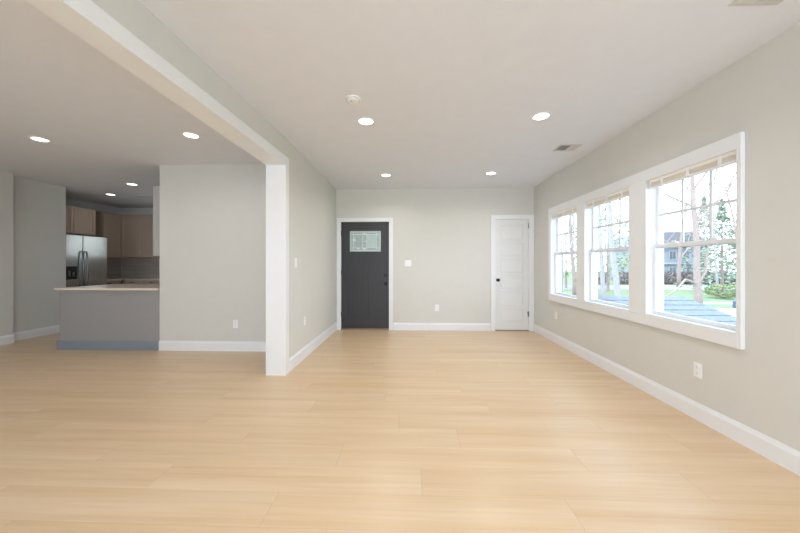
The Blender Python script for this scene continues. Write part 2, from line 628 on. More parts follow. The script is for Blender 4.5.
# ------------------------------------------------------------------ windows
b = MB()
OY0, OY1, OZ0, OZ1, CX = 2.283 * SW, 5.365 * SW, zw(0.645), zw(2.192), XR - .03
b.box(CX, XR, OY0, WIN[0][0], OZ0, OZ1)
b.box(CX, XR, WIN[0][1], WIN[1][0], WZ0, WZ1)
b.box(CX, XR, WIN[1][1], WIN[2][0], WZ0, WZ1)
b.box(CX, XR, WIN[2][1], OY1, OZ0, OZ1)
b.box(CX, XR, WIN[0][0], WIN[2][1], WZ1, OZ1)
b.box(CX, XR, WIN[0][0], WIN[2][1], OZ0, WZ0)
struct(b, 'trim_3', M['trim'], 'white flat casing framing the row of three windows', bevel=.004)

LOOK = ['nearest of the three white double hung windows, the widest in view',
        'middle one of the three white double hung windows',
        'farthest of the three white double hung windows, beside the white door end']
for wi, (y0, y1) in enumerate(WIN):
    r = sroot('window_%d' % (wi + 1), LOOK[wi], 'window', (XR + .075, (y0 + y1) / 2, WZ0))
    b = MB(); t = .016
    b.box(CX, XR + .14, y0, y0 + t, WZ0, WZ1).box(CX, XR + .14, y1 - t, y1, WZ0, WZ1)
    b.box(CX + .001, XR + .14, y0 + t, y1 - t, WZ0, WZ0 + t).box(CX + .001, XR + .14, y0 + t, y1 - t, WZ1 - t, WZ1)
    part(b, 'frame', M['trim'], r)
    a0, a1 = y0 + t, y1 - t
    zm = zw(1.425)
    def sash(name, x0, x1, z0, z1, grid):
        s, rl = .034, .034
        b = MB()
        b.box(x0, x1, a0, a0 + s, z0, z1).box(x0, x1, a1 - s, a1, z0, z1)
        b.box(x0, x1, a0 + s, a1 - s, z0, z0 + rl).box(x0, x1, a0 + s, a1 - s, z1 - rl, z1)
        sa = part(b, name, M['vinyl'], r, bevel=.003)
        xm = (x0 + x1) / 2
        part(MB().box(xm - .003, xm + .003, a0 + s - .004, a1 - s + .004, z0 + rl - .004, z1 - rl + .004), 'pane', M['glass'], sa)
        if grid:
            b = MB()
            wv = .023
            for q in (1, 2):
                yy = a0 + s + (a1 - a0 - 2 * s) * q / 3
                b.box(xm - .012, xm - .0035, yy - wv / 2, yy + wv / 2, z0 + rl, z1 - rl)
            zz = (z0 + z1) / 2 - .01
            b.box(xm - .0125, xm - .0035, a0 + s, a1 - s, zz - wv / 2, zz + wv / 2)
            part(b, 'muntin_grid', M['grid'], sa)
        return sa
    sash('upper_sash', XR + .066, XR + .092, zm - .02, WZ1 - t, True)
    lo = sash('lower_sash', XR + .036, XR + .062, WZ0 + t, zm + .02, False)
    for q in (.28, .72):
        yy = a0 + (a1 - a0) * q
        b = MB().box(XR + .038, XR + .060, yy - .028, yy + .028, zm + .02, zm + .032)
        b.box(XR + .042, XR + .052, yy - .01, yy + .026, zm + .032, zm + .042)
        part(b, 'sash_lock', M['vinyl'], lo, bevel=.002)

# raised blinds
BL = ['raised cream blind at the top of the nearest window',
      'raised cream blind at the top of the middle window',
      'raised cream blind at the top of the farthest window']
for wi, (y0, y1) in enumerate(WIN):
    ym, hw = (y0 + y1) / 2, (y1 - y0) / 2 - .03
    zt = WZ1 - .0165
    r = thing('window_blind', BL[wi], 'blind', (XR + .012, ym, zt), 'raised blinds in the three windows')
    part(MB().box(XR - .016, XR + .028, ym - hw, ym + hw, zt - .030, zt), 'head_rail', M['blind'], r, .002)
    b = MB()
    for q in range(7):
        z = zt - .032 - q * .0045
        b.box(XR - .014, XR + .026, ym - hw + .004, ym + hw - .004, z - .0030, z)
    part(b, 'slat_stack', M['blind_slat'], r)
    part(MB().box(XR - .016, XR + .028, ym - hw + .002, ym + hw - .002, zt - .080, zt - .064), 'bottom_rail', M['blind'], r, .003)
    for q in (-.72, -.05, .6):
        yy = ym + hw * q
        b = MB().box(XR - .0205, XR - .0165, yy - .014, yy + .014, zt - .082, zt - .002)
        part(b, 'cord_clip', M['plastic'], r, .001)
    yy = ym + hw - .03
    b = MB().tube([(XR - .020, yy, zt - .02), (XR - .023, yy, zt - .06), (XR - .021, yy, zt - .55)], .0035, 8)
    b.tube([(XR - .021, yy, zt - .55), (XR - .021, yy, zt - .60)], .0055, 8)
    part(b, 'tilt_wand', M['plastic'], r, smooth=True)

# ------------------------------------------------------------------ doors
def casing(b, x0, x1, zt, wd=.078, t=.02, right=None):
    rw = wd if right is None else right
    b.box(x0 - wd, x0, YB - t, YB, 0, zt + wd)
    b.box(x1, x1 + rw, YB - t, YB, 0, zt + wd)
    b.box(x0, x1, YB - t, YB, zt, zt + wd)
    # jamb liner
    b.box(x0 - .013, x0, YB, YB + .148, 0, zt)
    b.box(x1, x1 + .013, YB, YB + .148, 0, zt)
    b.box(x0 - .013, x1 + .013, YB, YB + .148, zt, zt + .013)

b = MB(); casing(b, D1[0], D1[1], D1[2], wd=.052 if False else .076)
struct(b, 'trim_4', M['trim'], 'white casing around the charcoal front door', bevel=.003)
b = MB(); casing(b, D2[0], D2[1], D2[2], right=XR - .003 - D2[1])
struct(b, 'trim_5', M['trim'], 'white casing around the narrow white door in the corner', bevel=.003)

# charcoal entrance door
x0, x1, zt = D1[0] + .003, D1[1] - .003, D1[2] - .003
yf = YB + .020
r = sroot('door_1', 'charcoal entrance door with a small leaded glass light', 'door', ((x0 + x1) / 2, yf + .02, .02))
gx0, gx1, gz0, gz1 = -1.165 * SB, -0.580 * SB, zd(1.505), zd(1.885)
zb = .025
b = MB()
mx = (x0 + x1) / 2
st = .125
# perimeter stiles and rails around glass and two tall panels
b.box(x0, gx0, yf, yf + .04, gz0, zt)
b.box(gx1, x1, yf, yf + .04, gz0, zt)
b.box(gx0, gx1, yf, yf + .04, gz1, zt)
b.box(x0, x1, yf, yf + .04, 1.36, gz0)
b.box(x0, x0 + st, yf, yf + .04, zb, 1.36)
b.box(x1 - st, x1, yf, yf + .04, zb, 1.36)
b.box(mx - .055, mx + .055, yf, yf + .04, .22, 1.36)
b.box(x0 + st, x1 - st, yf, yf + .04, zb, .22)
# recessed panels with vertical grooves
for p0, p1 in ((x0 + st, mx - .055), (mx + .055, x1 - st)):
    n = 3
    for q in range(n):
        a = p0 + (p1 - p0) * q / n
        c = p0 + (p1 - p0) * (q + 1) / n
        b.box(a + .002, c - .002, yf + .012, yf + .03, .22, 1.36)
    b.box(p0, p1, yf + .016, yf + .032, .22, 1.36)
part(b, 'door_slab', M['black_door'], r)
gl = part(MB().box(gx0, gx1, yf + .012, yf + .028, gz0, gz1), 'door_glass', M['frost'], r)
b = MB()
fw = .028
b.box(gx0 - .008, gx0 + fw, yf - .006, yf + .012, gz0 - .008, gz1 + .008).box(gx1 - fw, gx1 + .008, yf - .006, yf + .012, gz0 - .008, gz1 + .008)
b.box(gx0 + fw, gx1 - fw, yf - .006, yf + .012, gz0 - .008, gz0 + fw).box(gx0 + fw, gx1 - fw, yf - .006, yf + .012, gz1 - fw, gz1 + .008)
part(b, 'glass_frame', M['frost_clear'], gl, .003)
b = MB()
def bar(xa, xb, za, zb_):
    b.box(xa, xb, yf + .004, yf + .0115, za, zb_)
ga, gb, gc, gd = gx0 + fw, gx1 - fw, gz0 + fw, gz1 - fw
wd = .009
bar(ga + .025, ga + .025 + wd, gc, gd); bar(gb - .05, gb - .05 + wd, gc, gd)
bar(ga, gb, gc + .03, gc + .03 + wd); bar(ga, gb, gd - .035, gd - .035 + wd)
cx = (gx0 + gx1) / 2
bar(cx - .055, cx - .055 + wd, gc, gd); bar(cx + .02, cx + .02 + wd, gc, gd)
bar(cx - .055, cx + .02, (gc + gd) / 2 - .004, (gc + gd) / 2 + .006)
part(b, 'lead_came', M['came'], gl)
b = MB()
for xx, za, zb2 in ((ga + .07, gd - .033, gd - .02), (ga + .14, gd - .033, gd - .02), (cx - .045, gd - .034, gd - .005), (cx - .045, gc + .002, gc + .03), (ga + .1, gc + .012, gc + .028), (ga + .02, (gc + gd) / 2, (gc + gd) / 2 + .05)):
    b.box(xx, xx + .05, yf + .006, yf + .011, za, zb2)
part(b, 'bevelled_inset', M['came'], gl)
part(MB().box(cx + .032, gb - .052, yf + .006, yf + .0115, gc + .042, gd - .038), 'clear_panel', M['frost_clear'], gl)
hx = x1 - .065
b = MB().lathe((hx, yf, .885), 1, [(.033, 0), (.033, -.008), (.014, -.012), (.012, -.035), (.026, -.045), (.031, -.06), (.022, -.074), (.002, -.078)])
part(b, 'door_knob', M['bronze'], r, smooth=True)
b = MB().lathe((hx, yf, 1.04), 1, [(.03, 0), (.03, -.012), (.024, -.018), (.002, -.019)])
b.box(hx - .004, hx + .004, yf - .034, yf - .016, 1.02, 1.06)
part(b, 'deadbolt', M['bronze'], r)
for z in (.25, 1.05, 1.80):
    part(MB().cyl((x0 - .001, yf - .008, z), 2, .006, .09, 10).box(x0 - .001, x0 + .012, yf - .004, yf + .002, z, z + .09), 'hinge', M['bronze'], r)
struct(MB().prism([(YB - .02, 0), (YB - .012, .018), (YB + .14, .022), (YB + .14, 0)], 0, D1[0], D1[1]), 'trim_6', M['threshold'],
       'brown threshold under the front door')

# white five panel door
x0, x1, zt = D2[0] + .003, D2[1] - .003, D2[2] - .003
yf = YB + .012
r = sroot('door_2', 'narrow white panel door in the far right corner', 'door', ((x0 + x1) / 2, yf + .02, .02))
zs = [.16, .436, .755, 1.06, 1.37, 1.68, 2.00]
px0, px1 = x0 + .085, x1 - .085
b = MB()
zb = .022
b.box(x0, px0, yf, yf + .036, zb, zt).box(px1, x1, yf, yf + .036, zb, zt)
b.box(px0, px1, yf, yf + .036, zb, zs[0]).box(px0, px1, yf, yf + .036, zs[-1], zt)
for q in range(6):
    lo, hi = zs[q], zs[q + 1]
    if q > 0:
        b.box(px0, px1, yf, yf + .036, lo - .022, lo + .022)
    p0, p1 = lo + (.022 if q > 0 else 0), hi - (.022 if q < 5 else 0)
    b.box(px0 - .002, px1 + .002, yf + .013, yf + .03, p0 - .002, p1 + .002)
    # raised field with sloped edge
    e = .03
    y_in, y_out = yf + .013, yf + .004
    vs = [b.bm.verts.new(v) for v in ((px0 + .008, y_in, p0 + .006), (px1 - .008, y_in, p0 + .006), (px1 - .008, y_in, p1 - .006), (px0 + .008, y_in, p1 - .006),
                                      (px0 + e, y_out, p0 + e), (px1 - e, y_out, p0 + e), (px1 - e, y_out, p1 - e), (px0 + e, y_out, p1 - e))]
    for f in ((0, 1, 5, 4), (1, 2, 6, 5), (2, 3, 7, 6), (3, 0, 4, 7), (4, 5, 6, 7)):
        b.bm.faces.new([vs[i] for i in f])
part(b, 'door_slab', M['white_door'], r)
hx = x0 + .05
b = MB().lathe((hx, yf, .955), 1, [(.030, 0), (.030, -.008), (.013, -.012), (.011, -.035), (.024, -.045), (.029, -.06), (.020, -.073), (.002, -.077)])
part(b, 'door_knob', M['bronze'], r, smooth=True)
for z in (.27, 1.93):
    part(MB().cyl((x1 + .001, yf - .016, z), 2, .007, .10, 10).box(x1 - .014, x1, yf - .004, yf, z, z + .1), 'hinge', M['nickel'], r)
b = MB().tube([(x1 - .002, yf - .02, .345), (x1 - .035, yf - .055, .345)], .006, 8).cyl((x1 - .035, yf - .07, .345), 1, .011, .02, 10)
part(b, 'door_stop', M['nickel'], r)
b = MB().tube([(x1 - .014, yf - .008, 2.06), (x1 - .014, yf - .03, 2.03), (x1 - .018, yf - .012, 1.94)], .005, 8)
part(b, 'hook', M['plastic'], r)
struct(MB().prism([(YB - .012, 0), (YB - .006, .012), (YB + .14, .016), (YB + .14, 0)], 0, D2[0], D2[1]), 'trim_7', M['threshold'],
       'brown threshold strip under the white door')

# ------------------------------------------------------------------ wall plates
def plate(name, label, cat, loc, nx, rz, kind, group=None, w_=.072, h_=.117):
    """plate on a wall whose outward normal is -y before rotation rz"""
    root = thing(name, label, cat, loc, group)
    root.rotation_euler = (0, 0, rz)
    keep = POFF[root.name]
    POFF[root.name] = (0, 0, 0)
    W = w_ if nx == 1 else w_ + .046 * (nx - 1)
    b = MB().box(-W / 2, W / 2, -.006, 0, -h_ / 2, h_ / 2)
    p = part(b, 'cover_plate', M['plastic'], root, .002)
    POFF[p.name] = (0, 0, 0)
    for i in range(nx):
        cx = (i - (nx - 1) / 2) * .046
        if kind == 'switch':
            b = MB().box(cx - .016, cx + .016, -.0085, -.006, -.033, .033)
            b.prism([(-.0085, -.03), (-.0125, -.028), (-.009, .028), (-.0085, .03)], 0, cx - .014, cx + .014)
            part(b, 'rocker', M['plastic'], root, .001)
        else:
            for zz in (-.024, .024):
                b = MB().lathe((cx, -.006, zz), 1, [(.017, 0), (.017, -.002), (.0165, -.0025)], 20)
                s = part(b, 'socket', M['plastic'], root)
                POFF[s.name] = (0, 0, 0)
                b = MB().box(cx - .008, cx - .0055, -.0095, -.0084, zz - .002, zz + .009).box(cx + .0055, cx + .008, -.0095, -.0084, zz - .002, zz + .009)
                b.cyl((cx, -.0084, zz - .009), 1, .0025, -.001, 10)
                part(b, 'slot', M['socket'], s)
    POFF[root.name] = keep
    return root

plate('light_switch', 'white double switch plate on the far wall right of the charcoal door', 'switch', (-.048, YB, 1.27), 2, 0, 'switch', w_=.076)
plate('wall_outlet', 'small white outlet low on the far wall between the two doors', 'outlet', (.500, YB, .43), 1, 0, 'outlet')
plate('wall_outlet', 'white outlet low on the right wall below the nearest window', 'outlet', (XR, 2.645 * SW, .40), 1, -PI / 2, 'outlet')
plate('wall_outlet', 'white outlet low on the right wall under the farthest window', 'outlet', (XR, 5.14 * SW, .44), 1, -PI / 2, 'outlet')
plate('wall_outlet', 'white outlet on the dining room wall beside the cased opening', 'outlet', (-2.52, YP, .39), 1, 0, 'outlet')
plate('light_switch', 'white single switch on the left living room wall near the opening', 'switch', (XL, 3.80, 1.27), 1, PI / 2, 'switch')
plate('wall_outlet', 'white outlet low on the left living room wall', 'outlet', (XL, 4.13, .49), 1, PI / 2, 'outlet')

# ------------------------------------------------------------------ ceiling fixtures
def downlight(x, y, label, group, energy, lens, col=LAMP_COL):
    x, y = x * SC, y * SC
    root = thing('recessed_light', label, 'light', (x, y, ZC), group)
    b = MB().lathe((x, y, ZC), 2, [(.088, 0), (.088, -.004), (.082, -.008), (.072, -.008), (.070, -.004), (.070, 0)], 32)
    part(b, 'trim_ring', M['trim'], root, smooth=False)
    b = MB().lathe((x, y, ZC), 2, [(.0695, -.0005), (.0695, -.0035), (.05, -.005), (.001, -.0055)], 32)
    part(b, 'lens', lens, root)
    d = bpy.data.lights.new('lamp', 'AREA')
    d.shape = 'DISK'
    d.size = .14
    d.energy = energy
    d.color = col
    d.spread = math.radians(150)
    o = bpy.data.objects.new('lamp', d)
    C.objects.link(o)
    o.parent = root
    o.location = (0, 0, -.014)
    return root

G = 'recessed ceiling lights of the living room'
downlight(-.456, 3.177, 'round recessed ceiling light beside the smoke detector', G, LAMP_W, M['lens'])
downlight(1.293, 3.128, 'largest bright recessed ceiling light, nearest the windows', G, LAMP_W, M['lens'])
downlight(-.403, 5.109, 'small recessed ceiling light in front of the charcoal door', G, LAMP_W, M['lens'])
downlight(1.295, 5.054, 'small recessed ceiling light in front of the white door', G, LAMP_W, M['lens'])
G = 'recessed ceiling lights above the camera'
for x, y in ((-.45, .95), (1.29, .95), (-.45, -1.2), (1.29, -1.2)):
    downlight(x, y, 'recessed ceiling light in the near half of the living room', G, LAMP_W, M['lens'])
G = 'recessed ceiling lights of the dining room'
downlight(-4.344, 3.504, 'recessed ceiling light in the dining room, farther left', G, 4.4, M['lens'])
downlight(-2.494, 3.454, 'recessed ceiling light in the dining room, nearer the beam', G, 4.4, M['lens'])
for x, y in ((-4.344, .9), (-2.494, .9)):
    downlight(x, y, 'recessed ceiling light in the near half of the dining room', 'recessed lights over the near dining room', 1.6, M['lens'])
G = 'recessed ceiling lights of the kitchen'
downlight(-5.095, 5.524, 'recessed kitchen ceiling light nearer the peninsula', G, .8, M['lens'])
downlight(-6.30, 6.33, 'recessed kitchen ceiling light near the refrigerator', G, .8, M['lens'])

# smoke detector
sx, sy = -.500, 2.69
r = thing('smoke_detector', 'white round smoke detector on the living room ceiling', 'smoke detector', (sx, sy, ZC))
part(MB().lathe((sx, sy, ZC), 2, [(.066, 0), (.066, -.007), (.060, -.010)], 32), 'base_plate', M['plastic'], r)
bd = part(MB().lathe((sx, sy, ZC), 2, [(.052, -.009), (.055, -.014), (.052, -.022), (.040, -.027), (.02, -.029), (.001, -.029)], 32), 'sensor_body', M['plastic'], r, smooth=False)
POFF[bd.name] = (sx, sy, ZC)
b = MB()
for q in range(16):
    t = 2 * PI * q / 16
    c = Vector((sx + .0548 * math.cos(t), sy + .0548 * math.sin(t), ZC - .017))
    b.cyl((c.x, c.y, c.z - .003), 2, .003, .005, 6)
part(b, 'sensor_slots', M['socket'], bd)
part(MB().cyl((sx - .012, sy - .018, ZC - .0287), 2, .008, -.003, 12), 'test_button', M['socket'], bd)

def register(x0, x1, y0, y1, label, n, along='x', dark=None):
    cx, cy = (x0 + x1) / 2, (y0 + y1) / 2
    r = thing('ceiling_vent', label, 'vent', (cx, cy, ZC))
    b = MB(); m = .022; z = ZC
    b.box(x0, x1, y0, y0 + m, z - .006, z).box(x0, x1, y1 - m, y1, z - .006, z)
    b.box(x0, x0 + m, y0 + m, y1 - m, z - .006, z).box(x1 - m, x1, y0 + m, y1 - m, z - .006, z)
    part(b, 'frame', M['vent'], r, .002)
    part(MB().box(x0 + m, x1 - m, y0 + m, y1 - m, z - .0012, z), 'backing', M['vent_dark'], r)
    b = MB()
    if along == 'two':
        half = cx
        for q in range(n):     # left bank opens to the left, right bank to the right
            xx = x0 + m + (half - x0 - m) * (q + .5) / n
            b.prism([(xx + .003, z - .0015), (xx - .012, z - .008), (xx - .014, z - .007), (xx + .001, z - .0013)], 1, y0 + m, y1 - m)
            xx = half + (x1 - m - half) * (q + .5) / n
            b.prism([(xx - .003, z - .0015), (xx + .012, z - .008), (xx + .014, z - .007), (xx - .001, z - .0013)], 1, y0 + m, y1 - m)
    else:
        for q in range(n):
            yy = y0 + m + (y1 - y0 - 2 * m) * (q + .5) / n
            b.prism([(yy - .007, z - .0015), (yy + .005, z - .008), (yy + .007, z - .007), (yy - .005, z - .0013)], 0, x0 + m, x1 - m)
        b.box(cx - .006, cx + .006, y0 + m, y1 - m, z - .009, z - .0015)
    part(b, 'louvres', M['vent'], r)
    return r

register(1.80, 2.06, 3.80, 4.01, 'small square ceiling vent near the top of the window wall', 5, 'two')
register(1.76, 2.03, 1.52, 1.79, 'ceiling vent cut off by the top edge of the photo', 18)
register(-5.85, -5.50, 6.38, 6.50, 'dark slot vent in the kitchen ceiling', 3)

# ------------------------------------------------------------------ peninsula
r = thing('kitchen_peninsula', 'grey panelled kitchen peninsula below the pale countertop', 'kitchen island', (-4.40, 4.85, 0))
part(MB().box(-5.155, -3.647, YP, 5.25, .0, .872), 'body_panel', M['panel_grey'], r, .002)
b = MB(); base_x(b, -5.182, -3.647, YP, -1, .135, .016); base_y(b, YP, 5.25, -5.155, -1, .135, .016)
part(b, 'base_trim', M['panel_base'], r)
o = MB().box(-5.20, -3.647, YP - .035, 5.34, .873, .903).build('countertop', M['quartz'], bevel=.004)
tag(o, 'pale stone countertop lying on the grey peninsula', 'countertop')

# ------------------------------------------------------------------ refrigerator
r = thing('refrigerator', 'stainless side by side refrigerator with black dispenser', 'refrigerator', (-6.85, 6.0, 0))
FX, fy0, fys, fy1, fz = -6.47, 5.61, 5.930, 6.425, 1.82
part(MB().box(-7.25, FX - .075, fy0, fy1, .02, fz - .02), 'cabinet_body', M['fridge_side'], r, .004)
part(MB().box(-7.1, FX - .08, fy0 + .02, fy1 - .02, 0, .02), 'base_grille', M['black'], r)
ld = part(MB().box(FX - .07, FX, fy0, fys - .004, .08, fz), 'freezer_door', M['steel'], r, .008)
rd = part(MB().box(FX - .07, FX, fys + .004, fy1, .08, fz), 'fresh_food_door', M['steel'], r, .008)
POFF[ld.name] = POFF[rd.name] = POFF[r.name]
for dr, yy in ((ld, fys - .038), (rd, fys + .045)):
    pts = [(FX + .001, yy, 1.50)] + [(FX + .03 + .03 * math.sin(PI * q / 10), yy, 1.49 - .66 * q / 10) for q in range(11)] + [(FX + .001, yy, .82)]
    part(MB().tube(pts, .012, 10), 'door_handle', M['handle'], dr, smooth=True)
b = MB().box(FX, FX + .006, 5.635, 5.825, .955, 1.21)
dp = part(b, 'water_dispenser', M['black'], ld, .002)
POFF[dp.name] = POFF[r.name]
b = MB().box(FX + .006, FX + .016, 5.665, 5.695, 1.02, 1.13).box(FX + .006, FX + .016, 5.735, 5.765, 1.02, 1.10)
part(b, 'paddle', M['nickel'], dp)
part(MB().box(FX + .006, FX + .03, 5.645, 5.815, .955, .965), 'drip_tray', M['nickel'], dp)

# ------------------------------------------------------------------ kitchen cabinets
def shaker(b, p0, p1, z0, z1, nrm, fr=.055, th=.02, rec=.011):
    """shaker door between floor-plan points p0 -> p1, outward normal nrm (unit xy)"""
    p0, p1, n = Vector(p0), Vector(p1), Vector(nrm)
    d = (p1 - p0).normalized()
    L = (p1 - p0).length
    def blk(s0, s1, a, c, t):
        q = [p0 + d * s0, p0 + d * s1, p0 + d * s1 + n * t, p0 + d * s0 + n * t]
        b.prism([(v.x, v.y) for v in q], 2, a, c)
    blk(0, fr, z0, z1, th); blk(L - fr, L, z0, z1, th)
    blk(fr, L - fr, z0, z0 + fr, th); blk(fr, L - fr, z1 - fr, z1, th)
    blk(fr, L - fr, z0 + fr, z1 - fr, th - rec)

def cab(name, label, foot, doors, z0, z1, m=None, pull=None):
    m = m or M['cabinet']
    cx = sum(p[0] for p in foot) / len(foot); cy = sum(p[1] for p in foot) / len(foot)
    r = thing(name, label, 'cabinet', (cx, cy, z0))
    part(MB().prism(foot, 2, z0, z1), 'cabinet_box', m, r, .002)
    for p0, p1, n, a, c in doors:
        b = MB(); shaker(b, p0, p1, a, c, n)
        dd = part(b, 'drawer' if c - a < .3 else 'door', m, r, .001)
        POFF[dd.name] = POFF[r.name]
        if pull:
            P0, P1, nn = Vector(p0), Vector(p1), Vector(n)
            mid = (P0 + P1) / 2 + nn * .04
            dv = (P1 - P0).normalized() * .06
            zz = c - .04
            b = MB().tube([(mid.x - dv.x, mid.y - dv.y, zz), (mid.x + dv.x, mid.y + dv.y, zz)], .006, 8)
            for s in (-.8, .8):
                q = mid + dv * s
                b.tube([(q.x, q.y, zz), (q.x - nn.x * .02, q.y - nn.y * .02, zz)], .004, 6)
            part(b, 'handle', M['bronze'], dd)
    return r

UZ0, UZ1 = 1.415, 2.47
# over the refrigerator
X = -6.77
cab('wall_cabinet', 'taupe wall cabinet directly above the refrigerator', [(XW + .003, 5.61), (X, 5.61), (X, 6.455), (XW + .003, 6.455)],
    [((X, 6.02), (X, 6.45), (1, 0), 1.875, 2.405), ((X, 5.615), (X, 6.01), (1, 0), 1.875, 2.405)], 1.865, 2.415)
X = -7.08
cab('wall_cabinet', 'single door wall cabinet in the corner just right of the refrigerator',
    [(XW + .003, 6.93), (X, 6.93), (X, 7.40), (XW + .003, 7.40)],
    [((X, 6.935), (X, 7.352), (1, 0), UZ0 + .01, UZ1 - .01)], UZ0, UZ1)
xs = [-7.060, -6.656, -6.235]
CABL = ['taupe wall cabinet with two doors left of the vent hood end, over the tile backsplash', 'taupe wall cabinet hidden mostly behind the dining room wall']
for q in range(1):
    a, m_, c = xs[2 * q], xs[2 * q + 1], xs[2 * q + 2]
    a += .002
    yfr = 7.38
    cab('wall_cabinet', ['two door taupe wall cabinet on the kitchen back wall, above the tile backsplash',
                         'taupe wall cabinet at the right end of the kitchen back wall'][q],
        [(a, yfr), (c, yfr), (c, YK - .003), (a, YK - .003)],
        [((a + .004, yfr), (m_ - .002, yfr), (0, -1), UZ0 + .01, UZ1 - .01), ((m_ + .002, yfr), (c - .004, yfr), (0, -1), UZ0 + .01, UZ1 - .01)], UZ0, UZ1)
# cabinet on the kitchen side of the partition wall
cab('wall_cabinet', 'pale grey cabinet side showing past the dining room wall edge', [(-3.835, YP + .125), (-3.0, YP + .125), (-3.0, 4.86), (-3.835, 4.86)],
    [((-3.835, 4.53), (-3.835, 4.855), (-1, 0), 1.385, 2.415)], 1.375, 2.425, M['cab_light'])
struct(MB().box(-3.70, -3.645, YP + .12, YP + .30, 2.425, ZC), 'trim_8', M['wall'], 'narrow soffit above the pale grey cabinet side')
# base cabinets along the back wall
cols = [-6.76, -6.285, -5.81, -5.335, -4.86]
for q in range(4):
    a, c = cols[q] + .001, cols[q + 1] - .001
    yfr = 7.11
    cab('base_cabinet', ['taupe base cabinet beside the refrigerator, under the back counter', 'second taupe base cabinet from the refrigerator, under the back counter',
                         'third taupe base cabinet from the refrigerator, under the back counter', 'taupe base cabinet at the right end under the back counter'][q],
        [(a, yfr), (c, yfr), (c, YK - .003), (a, YK - .003)],
        [((a + .004, yfr), (c - .004, yfr), (0, -1), .69, .86), ((a + .004, yfr), (c - .004, yfr), (0, -1), .1, .68)], .0, .872, None, True)
o = MB().prism([(XW + .014, 6.44), (-6.765, 6.44), (-6.765, 7.07), (-4.86, 7.07), (-4.86, YK - .012), (XW + .014, YK - .012)], 2, .8735, .903).build('countertop', M['quartz'], bevel=.004)
tag(o, 'pale L shaped stone countertop on the kitchen back wall under the tiles', 'countertop')

def tile_mat():
    m = bpy.data.materials.new('grey_beige_subway_tile')
    m.use_nodes = True
    t = m.node_tree
    p = t.nodes['Principled BSDF']
    co = t.nodes.new('ShaderNodeTexCoord')
    mp = t.nodes.new('ShaderNodeMapping')
    mp.inputs['Rotation'].default_value = (PI / 2, 0, 0)
    br = t.nodes.new('ShaderNodeTexBrick')
    br.inputs['Scale'].default_value = 1.0
    br.inputs['Brick Width'].default_value = .30
    br.inputs['Row Height'].default_value = .10
    br.inputs['Mortar Size'].default_value = .003
    br.inputs['Color1'].default_value = lin(196, 186, 178)
    br.inputs['Color2'].default_value = lin(188, 178, 170)
    br.inputs['Mortar'].default_value = lin(160, 150, 142)
    t.links.new(co.outputs['Object'], mp.inputs[0])
    t.links.new(mp.outputs[0], br.inputs['Vector'])
    t.links.new(br.outputs['Color'], p.inputs['Base Color'])
    p.inputs['Roughness'].default_value = .3
    return m
M['tile'] = tile_mat()
struct(MB().box(XW + .011, -4.7, YK - .010, YK, .903, 1.414).box(XW + .001, XW + .010, 6.44, YK, .903, 1.414), 'wall_backsplash', M['tile'], 'grey beige subway tile backsplash')
cab('base_cabinet', 'taupe base cabinet squeezed between the refrigerator and the back corner', [(XW + .003, 6.445), (-6.80, 6.445), (-6.80, 7.06), (XW + .003, 7.06)],
    [((-6.80, 6.45), (-6.80, 7.055), (1, 0), .69, .86), ((-6.80, 6.45), (-6.80, 7.055), (1, 0), .1, .68)], .0, .872, None, True)

# ------------------------------------------------------------------ outside
GZ = -1.5
struct(MB().box(2.6, 70, -12, 21.6, GZ - .3, GZ), 'ground', M['grass'], 'pale green lawn outside the windows')
struct(MB().box(6, 70, 16.0, 19.8, GZ, GZ + .03), 'driveway', M['concrete'], 'sunlit pale driveway beside the lawn')
struct(MB().box(6, 70, 22.0, 23.2, GZ - .28, GZ + .03), 'sidewalk', M['concrete'], 'pale sidewalk crossing the lawn')
struct(MB().box(2.6, 70, 21.6, 22.0, GZ - .3, GZ), 'ground', M['grass'])
struct(MB().box(2.6, 70, 23.2, 34.5, GZ - .3, GZ), 'ground', M['grass'])
struct(MB().box(-10, 110, 34.5, 41.5, GZ - .3, GZ + .02), 'road', M['asphalt'], 'pale road beyond the lawn')
struct(MB().box(-10, 140, 41.5, 120, GZ - .3, GZ), 'ground', M['grass'])

# lower shingled roof right outside the windows
def shingle_mat():
    m = mat('blue_grey_shingles', (0.14, 0.16, 0.195, 1), 0.9, noise=0.18, nscale=14)
    return m
M['shingle'] = shingle_mat()
rf = thing('lower_roof', 'blue grey shingled lower roof seen just below the windows', 'roof', (3.8, 5.0, -1.5))
def ztop(y):
    return .28 + .25 * (y - 5.02)
b = MB()
yr = 6.35
X0, X1 = 2.50, 5.4
for i in range(24):      # overlapping courses
    ya = 0.8 + (yr - 0.8) * i / 24
    yb = 0.8 + (yr - 0.8) * (i + 1) / 24
    b.prism([(ya, ztop(ya) - .05), (ya, ztop(ya) + .012), (yb, ztop(yb)), (yb, ztop(yb) - .05)], 0, X0, X1)
    yc, yd = 2 * yr - yb, 2 * yr - ya
    b.prism([(yd, ztop(ya) - .05), (yd, ztop(ya) + .012), (yc, ztop(yb)), (yc, ztop(yb) - .05)], 0, X0, X1)
part(b, 'shingles', M['shingle'], rf)
b = MB()
b.prism([(1.0, GZ), (1.0, ztop(1.0) - .06), (yr, ztop(yr) - .06), (11.7, ztop(1.0) - .06), (11.7, GZ)], 0, X0, X1 - .25)
part(b, 'gable_wall', M['siding_far'], rf)
b = MB()
b.prism([(.8, ztop(.8) - .16), (.8, ztop(.8) - .05), (yr, ztop(yr) - .05), (2 * yr - .8, ztop(.8) - .05), (2 * yr - .8, ztop(.8) - .16), (yr, ztop(yr) - .16)], 0, X1 - .02, X1 + .015)
part(b, 'rake_board', M['house_white'], rf)


